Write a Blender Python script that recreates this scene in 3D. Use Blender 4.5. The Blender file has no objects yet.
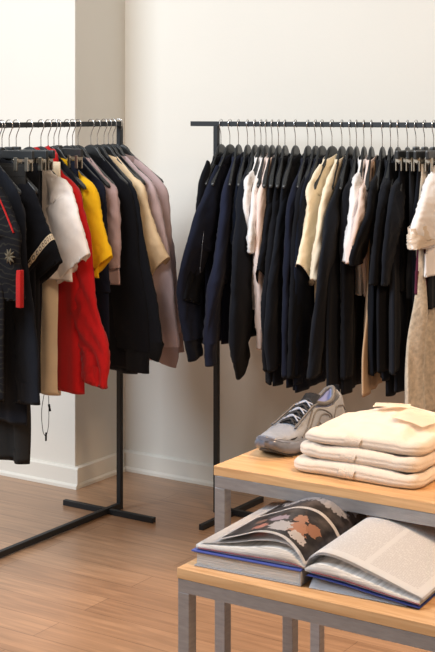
import bpy, bmesh, math, random
from mathutils import Vector, Matrix, noise

C = bpy.context.scene.collection
S = bpy.context.scene
R = math.radians
random.seed(7)

# ---------------------------------------------------------------- camera
cam = bpy.data.cameras.new('camera')
cam_ob = bpy.data.objects.new('camera', cam)
C.objects.link(cam_ob)
cam_ob.location = (0, 0, 1.6)
cam_ob.rotation_euler = (R(90), 0, R(33))
cam.sensor_fit = 'HORIZONTAL'
cam.sensor_width = 36
cam.lens = 1342 * 36 / 435
cam.shift_y = -215 / 435
cam.clip_end = 100
S.camera = cam_ob
# ---------------------------------------------------------------- world, daylight, exposure
w = bpy.data.worlds.new('world'); S.world = w; w.use_nodes = True
w.node_tree.nodes['Background'].inputs[0].default_value = (1.0, .85, .68, 1)
w.node_tree.nodes['Background'].inputs[1].default_value = .32


def area(name, loc, target, sx, sy, power, col, spread=180):
    l = bpy.data.lights.new(name, 'AREA'); l.shape = 'RECTANGLE'
    l.size = sx; l.size_y = sy; l.energy = power; l.color = col; l.spread = R(spread)
    o = bpy.data.objects.new(name, l); C.objects.link(o); o.location = loc
    d = Vector(target) - Vector(loc)
    o.rotation_euler = d.to_track_quat('-Z', 'Y').to_euler()
    return o


area('daylight_window', (-4.8, -.2, 3.5), (-3.2, 4.5, 1.0), 2.4, 1.8, 230, (.80, .90, 1.0))
area('ceiling_light_panel', (-2.9, 1.5, 3.5), (-2.9, 3.9, .9), 1.6, .9, 66, (1.0, .96, .92))
area('shop_ceiling_lamp', (.5, 1.9, 3.1), (-1.4, 2.9, .3), .7, .7, 26, (1.0, .66, .40), 100)
sl = bpy.data.lights.new('ceiling_track_spot', 'SPOT'); sl.energy = 210; sl.color = (1.0, .56, .24); sl.spot_size = R(40); sl.spot_blend = .5; sl.shadow_soft_size = .05
so = bpy.data.objects.new('ceiling_track_spot', sl); C.objects.link(so); so.location = (-.9, 3.5, 3.3)
so.rotation_euler = (Vector((-1.95, 3.0, 0)) - Vector(so.location)).to_track_quat('-Z', 'Y').to_euler()
S.view_settings.view_transform = 'Standard'
S.view_settings.look = 'None'
S.view_settings.gamma = 1
S.view_settings.use_curve_mapping = False
S.view_settings.exposure = 0.0

# ---------------------------------------------------------------- materials
MATS = {}


def mat(name, col, rough=.8, metal=0, sheen=0, bump=0, bscale=300, var=0, vscale=6, coat=0, stretch=None):
    if name in MATS: return MATS[name]
    m = bpy.data.materials.new(name); m.use_nodes = True; nt = m.node_tree
    b = nt.nodes['Principled BSDF']
    b.inputs['Base Color'].default_value = (*col, 1)
    b.inputs['Roughness'].default_value = rough
    b.inputs['Metallic'].default_value = metal
    b.inputs['Sheen Weight'].default_value = sheen
    b.inputs['Sheen Roughness'].default_value = .5
    b.inputs['Coat Weight'].default_value = coat
    tc = nt.nodes.new('ShaderNodeTexCoord')
    mp = nt.nodes.new('ShaderNodeMapping')
    if stretch: mp.inputs['Scale'].default_value = stretch
    nt.links.new(tc.outputs['Object'], mp.inputs[0])
    if var:
        n = nt.nodes.new('ShaderNodeTexNoise'); n.inputs['Scale'].default_value = vscale
        n.inputs['Detail'].default_value = 5
        nt.links.new(mp.outputs[0], n.inputs[0])
        r = nt.nodes.new('ShaderNodeValToRGB')
        r.color_ramp.elements[0].position = .3; r.color_ramp.elements[1].position = .7
        r.color_ramp.elements[0].color = (*[c * (1 - var) for c in col], 1)
        r.color_ramp.elements[1].color = (*[min(1, c * (1 + var)) for c in col], 1)
        nt.links.new(n.outputs[0], r.inputs[0]); nt.links.new(r.outputs[0], b.inputs['Base Color'])
    if bump:
        n = nt.nodes.new('ShaderNodeTexNoise'); n.inputs['Scale'].default_value = bscale
        n.inputs['Detail'].default_value = 3
        nt.links.new(mp.outputs[0], n.inputs[0])
        bp = nt.nodes.new('ShaderNodeBump'); bp.inputs['Strength'].default_value = bump
        bp.inputs['Distance'].default_value = .002
        nt.links.new(n.outputs[0], bp.inputs['Height']); nt.links.new(bp.outputs[0], b.inputs['Normal'])
    MATS[name] = m
    return m


def fabric(name, col, sheen=.25, var=.06):
    m = mat(name, col, .92, 0, sheen * (.15 if max(col) < .07 else 1), .35, 420, var, 14)
    m.node_tree.nodes['Principled BSDF'].inputs['Specular IOR Level'].default_value = .12 if max(col) < .07 else .3
    return m


def rib(name, col, freq=260):
    """knitted rib: fine vertical ridges"""
    if name in MATS: return MATS[name]
    m = mat(name, col, .92, 0, .04)
    nt = m.node_tree; b = nt.nodes['Principled BSDF']; b.inputs['Specular IOR Level'].default_value = .12
    uv = nt.nodes.new('ShaderNodeTexCoord')
    wv = nt.nodes.new('ShaderNodeTexWave'); wv.inputs['Scale'].default_value = freq / 10
    nt.links.new(uv.outputs['UV'], wv.inputs[0])
    bp = nt.nodes.new('ShaderNodeBump'); bp.inputs['Strength'].default_value = .6; bp.inputs['Distance'].default_value = .003
    nt.links.new(wv.outputs[1], bp.inputs['Height']); nt.links.new(bp.outputs[0], b.inputs['Normal'])
    return m


# ---------------------------------------------------------------- object helpers
def obj(name, bm, m, parent=None, smooth=True, loc=None, rotz=0):
    me = bpy.data.meshes.new(name)
    bmesh.ops.recalc_face_normals(bm, faces=bm.faces[:])
    bm.to_mesh(me); bm.free()
    for ma in (m if isinstance(m, (list, tuple)) else [m]): me.materials.append(ma)
    if smooth:
        for p in me.polygons: p.use_smooth = True
    o = bpy.data.objects.new(name, me); C.objects.link(o)
    if parent: o.parent = parent
    if loc: o.location = loc
    if rotz: o.rotation_euler = (0, 0, rotz)
    return o


def tag(o, label, cat, group=None, kind=None):
    o['label'] = label; o['category'] = cat
    if group: o['group'] = group
    if kind: o['kind'] = kind
    return o


def thing(name, label, cat, loc=(0, 0, 0), rotz=0, group=None):
    o = bpy.data.objects.new(name, None); C.objects.link(o)
    o.empty_display_size = .05
    o.location = loc; o.rotation_euler = (0, 0, rotz)
    return tag(o, label, cat, group)


def struct(o):
    o['kind'] = 'structure'; return o


def box(bm, x0, x1, y0, y1, z0, z1, bevel=0):
    vs = [bm.verts.new((x, y, z)) for x in (x0, x1) for y in (y0, y1) for z in (z0, z1)]
    F = [(0, 1, 3, 2), (4, 6, 7, 5), (0, 4, 5, 1), (2, 3, 7, 6), (0, 2, 6, 4), (1, 5, 7, 3)]
    fs = [bm.faces.new([vs[i] for i in f]) for f in F]
    if bevel:
        es = list({e for f in fs for e in f.edges})
        bmesh.ops.bevel(bm, geom=es, offset=bevel, segments=2, affect='EDGES', profile=.6)
    return bm


def loft(bm, rings, close=True, cap0=False, cap1=False, uvs=True):
    """rings: list of lists of points"""
    uvl = bm.loops.layers.uv.verify()
    V = [[bm.verts.new(p) for p in r] for r in rings]
    n = len(rings[0]); N = len(rings)
    for i in range(N - 1):
        for j in range(n if close else n - 1):
            k = (j + 1) % n
            f = bm.faces.new((V[i][j], V[i][k], V[i + 1][k], V[i + 1][j]))
            for l, (u, v) in zip(f.loops, ((j, i), (j + 1, i), (j + 1, i + 1), (j, i + 1))):
                l[uvl].uv = (u / n, v / (N - 1))
    if cap0: bm.faces.new(V[0])
    if cap1: bm.faces.new(V[-1][::-1])
    return V


def crom(pts, n):
    """Catmull-Rom resample of a list of tuples to n samples, even in parameter"""
    P = [Vector(p) for p in pts]
    P = [P[0] * 2 - P[1]] + P + [P[-1] * 2 - P[-2]]
    m = len(P) - 3; out = []
    for i in range(n):
        t = i / (n - 1) * m; k = min(int(t), m - 1); t -= k
        a, b, c, d = P[k:k + 4]
        out.append(.5 * ((2 * b) + (c - a) * t + (2 * a - 5 * b + 4 * c - d) * t * t + (3 * b - a - 3 * c + d) * t ** 3))
    return out


def even(pts, n):
    L = [0]
    for a, b in zip(pts, pts[1:]): L.append(L[-1] + (b - a).length)
    out = []; k = 0
    for i in range(n):
        s = L[-1] * i / (n - 1)
        while k < len(L) - 2 and L[k + 1] < s: k += 1
        t = (s - L[k]) / max(1e-9, L[k + 1] - L[k]); out.append(pts[k].lerp(pts[k + 1], min(1, t)))
    return out


def lin(tab, t):
    for (a, va), (b, vb) in zip(tab, tab[1:]):
        if t <= b:
            if t <= a: return va
            u = (t - a) / (b - a); return va + (vb - va) * u
    return tab[-1][1]


def tube(bm, pts, r, m=8, n=None, cap=True):
    P = [Vector(p) for p in pts]
    if n: P = crom(pts, n)
    up = Vector((0, 0, 1)); rings = []
    prev = None
    for i, p in enumerate(P):
        T = (P[min(i + 1, len(P) - 1)] - P[max(i - 1, 0)]).normalized()
        if prev is None:
            a = T.cross(up)
            if a.length < .1: a = T.cross(Vector((1, 0, 0)))
        else:
            a = prev - T * prev.dot(T)
        a.normalize(); b = T.cross(a); prev = a
        rr = r[i] if isinstance(r, (list, tuple)) else r
        rings.append([p + a * math.cos(q) * rr + b * math.sin(q) * rr for q in [2 * math.pi * j / m for j in range(m)]])
    loft(bm, rings, True, cap, cap)
    return bm


def spow(v, e): return math.copysign(abs(v) ** e, v)


def nz(x, y, z): return noise.noise(Vector((x, y, z)))


# ---------------------------------------------------------------- room
def wall_material():
    m = mat('painted_wall', (.735, .715, .66), .75, bump=.15, bscale=60, var=.012, vscale=2.5)
    return m


def floor_material():
    m = bpy.data.materials.new('wood_plank_floor'); m.use_nodes = True; nt = m.node_tree
    b = nt.nodes['Principled BSDF']; L = nt.links.new
    tc = nt.nodes.new('ShaderNodeTexCoord')
    mp = nt.nodes.new('ShaderNodeMapping'); L(tc.outputs['Object'], mp.inputs[0])
    br = nt.nodes.new('ShaderNodeTexBrick'); L(mp.outputs[0], br.inputs[0])
    br.offset = .37; br.inputs['Scale'].default_value = 1
    br.inputs['Brick Width'].default_value = 1.35; br.inputs['Row Height'].default_value = .125
    br.inputs['Mortar Size'].default_value = .0012; br.inputs['Mortar Smooth'].default_value = .3
    br.inputs['Color1'].default_value = (.37, .215, .125, 1); br.inputs['Color2'].default_value = (.46, .275, .162, 1)
    br.inputs['Mortar'].default_value = (.17, .09, .05, 1)
    mg = nt.nodes.new('ShaderNodeMapping'); mg.inputs['Scale'].default_value = (1.6, 26, 1); L(tc.outputs['Object'], mg.inputs[0])
    n = nt.nodes.new('ShaderNodeTexNoise'); n.inputs['Scale'].default_value = 2.2; n.inputs['Detail'].default_value = 7; n.inputs['Distortion'].default_value = .6
    L(mg.outputs[0], n.inputs[0])
    r = nt.nodes.new('ShaderNodeValToRGB'); r.color_ramp.elements[0].position = .3; r.color_ramp.elements[1].position = .72
    r.color_ramp.elements[0].color = (.70, .68, .66, 1); r.color_ramp.elements[1].color = (1.12, 1.12, 1.12, 1)
    L(n.outputs[0], r.inputs[0])
    mx = nt.nodes.new('ShaderNodeMix'); mx.data_type = 'RGBA'; mx.blend_type = 'MULTIPLY'; mx.inputs[0].default_value = 1
    L(br.outputs[0], mx.inputs[6]); L(r.outputs[0], mx.inputs[7]); L(mx.outputs[2], b.inputs['Base Color'])
    rr = nt.nodes.new('ShaderNodeMapRange'); rr.inputs[3].default_value = .26; rr.inputs[4].default_value = .42; b.inputs['Coat Weight'].default_value = .25; b.inputs['Coat Roughness'].default_value = .22
    L(n.outputs[0], rr.inputs[0]); L(rr.outputs[0], b.inputs['Roughness'])
    bp = nt.nodes.new('ShaderNodeBump'); bp.inputs['Strength'].default_value = .15; bp.inputs['Distance'].default_value = .002
    L(n.outputs[0], bp.inputs['Height']); L(bp.outputs[0], b.inputs['Normal'])
    return m


WALL = wall_material()
TRIM = mat('painted_baseboard', (.76, .745, .69), .5, bump=.1, bscale=40)
bm = bmesh.new(); box(bm, -7, 3, -3, 4.8, -.05, 0); struct(obj('floor', bm, floor_material(), smooth=False))
bm = bmesh.new(); box(bm, -3.61, 3, 4.80, 4.92, 0, 3.4); struct(obj('wall_back', bm, WALL, smooth=False))
bm = bmesh.new(); box(bm, -7, -3.61, 4.449, 4.92, 0, 3.4, .004); struct(obj('wall_left', bm, WALL, smooth=False))


def baseboard(name, p0, p1, nrm):
    """moulded skirting between two floor points, standing out along nrm"""
    prof = [(0, 0), (.022, 0), (.022, .012), (.017, .018), (.014, .020), (.014, .082), (.008, .089), (0, .090)]
    bm = bmesh.new()
    loft(bm, [[Vector((p[0] + nrm[0] * d, p[1] + nrm[1] * d, z)) for d, z in prof] for p in (p0, p1)], True, True, True)
    return struct(obj(name, bm, TRIM, smooth=False))


baseboard('baseboard_back', (-3.61, 4.80), (3, 4.80), (0, -1))
baseboard('baseboard_left', (-7, 4.449), (-3.586, 4.449), (0, -1))
baseboard('baseboard_pier', (-3.61, 4.449), (-3.61, 4.776), (1, 0))

# ---------------------------------------------------------------- clothes racks
BLACK_METAL = mat('black_powder_coated_steel', (.006, .008, .011), .5, 0, bump=.05, bscale=500)


def rack(name, label, loc, rotz, over):
    """local +x runs along the rail away from the visible pole; over = how far the rail overshoots the pole"""
    t = thing(name, label, 'clothes rack', loc, rotz, None)
    L = 1.6; q = .0098; zr = 1.549
    bm = bmesh.new(); box(bm, -over, L + over, -q, q, zr - q, zr + q, .002); obj('rail', bm, BLACK_METAL, t, False)
    for x in (0, L):
        bm = bmesh.new(); box(bm, x - q, x + q, -q, q, .0, zr - q, .002); obj('pole', bm, BLACK_METAL, t, False)
    bm = bmesh.new(); box(bm, q, L - q, -q, q, .004, .026, .002); obj('base_beam', bm, BLACK_METAL, t, False)
    for x in (.075, L - .075):
        bm = bmesh.new(); box(bm, x - q, x + q, -.225, .225, 0, .0215, .002); obj('foot', bm, BLACK_METAL, t, False)
    return t


rack('clothes_rack', 'black square-tube clothes rack on the left, its base beam running toward the viewer', (-3.268, 4.311, 0), R(-90), 0)
rack('clothes_rack', 'black square-tube clothes rack on the right, parallel to the back wall', (-2.917, 4.485, 0), 0, .12)
# ---------------------------------------------------------------- hangers
HANGER = mat('satin_black_hanger', (.020, .023, .026), .38, 0, bump=.05, bscale=200)
WIRE = mat('polished_steel_wire', (.72, .72, .73), .22, 1)
BRASS = mat('brushed_nickel_clip', (.55, .50, .42), .35, 1)
RAIL_Z = 1.549


def hook_bm():
    """wire hook that arches over the rail; origin at the rail centre"""
    bm = bmesh.new()
    pts = [(-.0165, 0, -.012), (-.0172, 0, .004), (-.010, 0, .0165), (.002, 0, .0185), (.013, 0, .013), (.017, 0, .0), (.014, 0, -.014),
           (.005, 0, -.030), (.0, 0, -.044), (0, 0, -.060), (0, 0, -.082)]
    return tube(bm, pts, .0017, 8, 40)


def hanger_top(a):
    """height below the rail of the hanger's upper edge: a rounded hump at the neck, then sloping shoulders"""
    a = abs(a)
    if a < .048: return -.080 - .040 * (1 - math.sqrt(max(0, 1 - (a / .05) ** 2)))
    return -.1095 - .115 * ((a - .048) / .142) ** .95


def body_hanger_bm():
    bm = bmesh.new(); rings = []
    for i in range(61):
        a = -.19 + .38 * i / 60; u = abs(a) / .19
        zt = hanger_top(a); zb = min(zt - .016, -.128 - .115 * max(0, u - .12) ** 1.1)
        z = (zt + zb) / 2; h = (zt - zb) / 2; th = .0055 + .003 * u; e = 1 if u < .97 else .55
        rings.append([(a, spow(math.cos(q), .5) * th * e + .012 * u * u, z + spow(math.sin(q), .6) * h * e) for q in [2 * math.pi * j / 16 for j in range(16)]])
    loft(bm, rings, True, True, True)
    return bm


BODY_HANGER = None; CLIP_HANGER = None


def copy_tree(o, parent=None):
    c = o.copy(); C.objects.link(c); c.parent = parent
    for ch in list(o.children): copy_tree(ch, c)
    return c


def hang(loc, rotz, label, group, clips=False):
    global BODY_HANGER, CLIP_HANGER
    src = CLIP_HANGER if clips else BODY_HANGER
    if src is None:
        t = thing('clip_hanger' if clips else 'clothes_hanger', label, 'hanger', (*loc, RAIL_Z), rotz, group)
        obj('hook', hook_bm(), WIRE, t)
        if clips:
            bm = bmesh.new(); box(bm, -.19, .19, -.0065, .0065, -.118, -.088, .004)
            box(bm, -.02, .02, -.008, .008, -.122, -.078, .005)
            obj('bar', bm, HANGER, t, False)
            for s in (-1, 1):
                for a in (.165, .105):
                    bm = bmesh.new()
                    box(bm, s * a - .009, s * a + .009, -.012, -.0075, -.160, -.112, .0015)
                    box(bm, s * a - .009, s * a + .009, .0075, .012, -.160, -.112, .0015)
                    tube(bm, [(s * a - .011, 0, -.122), (s * a + .011, 0, -.122)], .0085, 10)
                    tube(bm, [(s * a - .004, 0, -.10), (s * a - .004, 0, -.135)], .0016, 6)
                    tube(bm, [(s * a + .004, 0, -.10), (s * a + .004, 0, -.135)], .0016, 6)
                    obj('clip', bm, BRASS, t, False)
            CLIP_HANGER = t
        else:
            obj('shoulder_bar', body_hanger_bm(), HANGER, t); BODY_HANGER = t
        return t
    t = copy_tree(src); t.location = (*loc, RAIL_Z); t.rotation_euler = (0, 0, rotz)
    tag(t, label, 'hanger', group)
    return t


# ---------------------------------------------------------------- garments
def body_bm(seed, hem, hw=.225, th=.016, amp=.006, neck=.070, drop=0, tail=0, sh=.012, rows=64, m=72, swing=0):
    """torso tube hanging from the shoulders; z measured down from the rail"""
    bm = bmesh.new(); rings = []
    z0 = -.128; prof = [(0, neck), (.040, .118), (.075, .158), (.105, .180 - sh), (.135, .192 - sh), (.20, .198 - sh), (.45, hw - .012), (1.2, hw)]
    for i in range(rows + 4):
        k = min(i, rows - 1); t = k / (rows - 1)
        t = t ** 1.15; d = t * (-hem + z0); z = z0 - d
        w_ = lin(prof, d)
        inner = 0 if i < rows else (i - rows + 1)
        tt = th * min(1, .45 + d * 3.5)
        fall = min(1, max(0, (d - .08) * 2.2))
        ring = []
        for j in range(m):
            q = 2 * math.pi * j / m; cx = spow(math.cos(q), .8); sy = spow(math.sin(q), .75)
            x = cx * w_; f = fall * amp
            off = f * (math.sin(x * 34 + seed * 1.7 + 1.2 * nz(x * 4, seed, z * 2)) + .7 * math.sin(x * 71 + seed * 3.1 + z * 3) + 1.1 * nz(x * 9, seed * 5.3, z * 4))
            off2 = .0035 * nz(x * 16 + seed, math.sin(q) * 1.5, z * 9 + seed)
            y = sy * (tt + off2) + off + swing * d
            zz = z - (tail * (1 - abs(cx)) * t if tail else 0) + .006 * t * nz(x * 7, seed, 3.3)
            if inner:
                x *= .985; y = sy * (tt * .8 + off2) + off + swing * d; zz += .02 * inner
            ring.append((x, y, zz))
        rings.append(ring)
    loft(bm, rings)
    return bm


def sleeve_path(edge, n=70):
    E = even(crom([(e[0], e[1], e[2]) for e in edge], 120), n)
    return E


def sleeve_rings(edge, wt, th, seed, amp, sgn, t0=0, t1=1, n=64, m=32, grow=1.0, turn=True, flare=0, skew=0):
    E = sleeve_path(edge, 90); rings = []
    cnt = n + (4 if turn else 0)
    for i in range(cnt):
        k = min(i, n - 1); t = t0 + (t1 - t0) * k / (n - 1)
        f = t * 89; a = min(int(f), 88); P = E[a].lerp(E[a + 1], f - a)
        T = (E[min(a + 4, 89)] - E[max(a - 4, 0)]).normalized()
        N = Vector((T.z, 0, -T.x))
        if N.x > 0 and N.x > abs(N.z): N = -N
        w_ = lin(wt, t) * grow; tt = lin([(0, .5), (.18, 1), (.8, 1), (1, .95 + flare)], t) * th * grow
        inner = max(0, i - n + 1)
        ctr = P + N * (lin(wt, t) / 2)
        if inner:
            w_ *= .93; tt *= .82; ctr = ctr - T * .018 * inner
        ring = []
        for j in range(m):
            q = 2 * math.pi * j / m; c_ = spow(math.cos(q), .9); s_ = spow(math.sin(q), .9)
            s = t * (len(E) * .01)
            dd = amp * (1.1 * nz(c_ * 1.3 + seed * 3.7, s_ * 1.3, t * 7 + seed) + .7 * math.sin(t * 22 + 2.1 * math.cos(q + seed) * 2 + seed)
                        * max(0, nz(seed, t * 4, 1.7) + .35) + .8 * math.sin(3 * q + seed + t * 3) * .6)
            dd *= min(1, t * 5) * (.6 if inner else 1)
            dd += amp * .9 * (1 - abs(2 * abs(nz(t * 9 + c_ * 2.2, seed * 1.9, s_ * .7)) * 2 - 1)) * min(1, t * 4) - amp * .45
            p = ctr + N * (c_ * (w_ / 2 + dd * .5)) + Vector((0, 1, 0)) * (s_ * (tt / 2 + dd))
            p = p + T * (skew * (c_ + 1) * .5 * max(0, t - .5) * 2)
            ring.append((p.x * sgn, p.y, p.z))
        rings.append(ring)
    return rings


def sleeve_bm(*a, **k):
    bm = bmesh.new(); loft(bm, sleeve_rings(*a, **k)); return bm


SHORT_W = [(0, .03), (.22, .10), (.45, .165), (1, .185)]
LONG_W = [(0, .03), (.12, .10), (.25, .165), (.6, .165), (1, .150)]
FAR_SHORT = [(.12, 0, -.165), (.205, 0, -.235), (.25, 0, -.32), (.30, 0, -.45)]
FAR_LONG = [(.12, 0, -.165), (.205, 0, -.235), (.25, 0, -.36), (.28, 0, -.6), (.27, 0, -.86)]


def collar_bm(seed, hw=.074, th=.019, h=.028, z=-.118, crum=0):
    bm = bmesh.new(); rings = []
    for (g, dz) in ((1, -h * .8), (1.05, -h * .2), (1.0, h * .2), (.93, h * .3), (.86, 0), (.86, -h * .7)):
        ring = []
        for j in range(40):
            q = 2 * math.pi * j / 40; x = math.cos(q) * hw * g; y = math.sin(q) * th * g
            n_ = crum * nz(x * 40 + seed, y * 40, dz * 30)
            ring.append((x + n_ * .6, y + n_, z + dz - .30 * abs(x) + n_))
        rings.append(ring)
    loft(bm, rings)
    return bm


def garment(name, label, cat, hook, deg, edge, m, mrib=None, long=False, hem=-.87, seed=1, th=.038, hw=.24, amp=.0055,
            cuff=False, group=None, collar=True, wt=None, hemband=False, pos=None, hang_label=None, hgroup=None, neck=.07,
            short_cuff=0, tail=0, swing=0, body_th=.017, skew=.02):
    if long: skew = 0
    t = thing(name, label, cat, (hook[0], hook[1], RAIL_Z), R(deg), group)
    mrib = mrib or m
    obj('body', body_bm(seed, hem, hw=hw, neck=neck, tail=tail, th=body_th, swing=swing), m, t)
    wt = wt or (LONG_W if long else SHORT_W)
    far = FAR_LONG if long else FAR_SHORT
    t1 = .90 if cuff else 1
    obj('sleeve', sleeve_bm(edge, wt, th, seed, amp, 1, 0, t1, turn=not cuff, skew=skew), m, t)
    obj('sleeve', sleeve_bm(far, wt, th * .8, seed + 4, amp, -1, 0, t1, turn=not cuff, skew=skew), m, t)
    if cuff:
        wc = [(a, b * (1 if a < .85 else .80)) for a, b in wt]
        wc = [(0, wt[0][1])] + [(.88, wt[-1][1] * 1.0), (.92, wt[-1][1] * .84), (1, wt[-1][1] * .80)]
        obj('cuff', sleeve_bm(edge, wc, th * .8, seed, amp * .5, 1, .895, 1, n=14), mrib, t)
        obj('cuff', sleeve_bm(far, wc, th * .7, seed + 4, amp * .5, -1, .895, 1, n=14), mrib, t)
    if collar: obj('collar', collar_bm(seed), mrib, t)
    if hang_label: hang(hook, R(deg), hang_label, hgroup)
    return t


def legs_bm(seed, top, hem, x0, x1, w_, th, amp, hemw=None):
    """one trouser leg or half panel between x0 and x1 at the top, w_ wide at the hem"""
    bm = bmesh.new(); rings = []; n = 50; m = 48
    c0 = (x0 + x1) / 2; r0 = (x1 - x0) / 2
    for i in range(n + 3):
        k = min(i, n - 1); t = k / (n - 1); z = top + (hem - top) * t
        r = r0 + (w_ / 2 - r0) * min(1, t * 1.2); inner = max(0, i - n + 1)
        ring = []
        for j in range(m):
            q = 2 * math.pi * j / m; cx = spow(math.cos(q), .8); sy = spow(math.sin(q), .8)
            x = c0 + cx * r
            off = amp * min(1, t * 3) * (math.sin(x * 60 + seed * 2.2) + 1.2 * nz(x * 10 + seed, seed, z * 4))
            y = sy * (th / 2 * min(1, .5 + t * 2) + .003 * nz(x * 18, sy + seed, z * 9)) + off
            if inner: y = off + (y - off) * .85; x = c0 + cx * r * .95
            ring.append((x, y, z + .015 * inner + (0 if inner else .004 * t * nz(x * 9, seed, 0))))
        rings.append(ring)
    loft(bm, rings)
    return bm


def bottoms(name, label, cat, hook, deg, m, seed, hem, hw=.165, th=.028, two=True, wleg=.17, amp=.004, group=None, hang_label=None, hgroup=None):
    """trousers, shorts or skirt clipped by the waistband"""
    t = thing(name, label, cat, (hook[0], hook[1], RAIL_Z), R(deg), group)
    obj('waistband', legs_bm(seed, -.134, -.180, -hw, hw, hw * 2, th * .55, 0), m, t)
    if two:
        obj('leg', legs_bm(seed, -.176, hem, -.004, hw, wleg, th, amp), m, t)
        obj('leg', legs_bm(seed + 3, -.176, hem + .008, -hw, .004, wleg, th, amp), m, t)
    else:
        obj('skirt_panel', legs_bm(seed, -.176, hem, -hw, hw, wleg, th, amp), m, t)
    if hang_label: hang(hook, R(deg), hang_label, hgroup, True)
    return t

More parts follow.
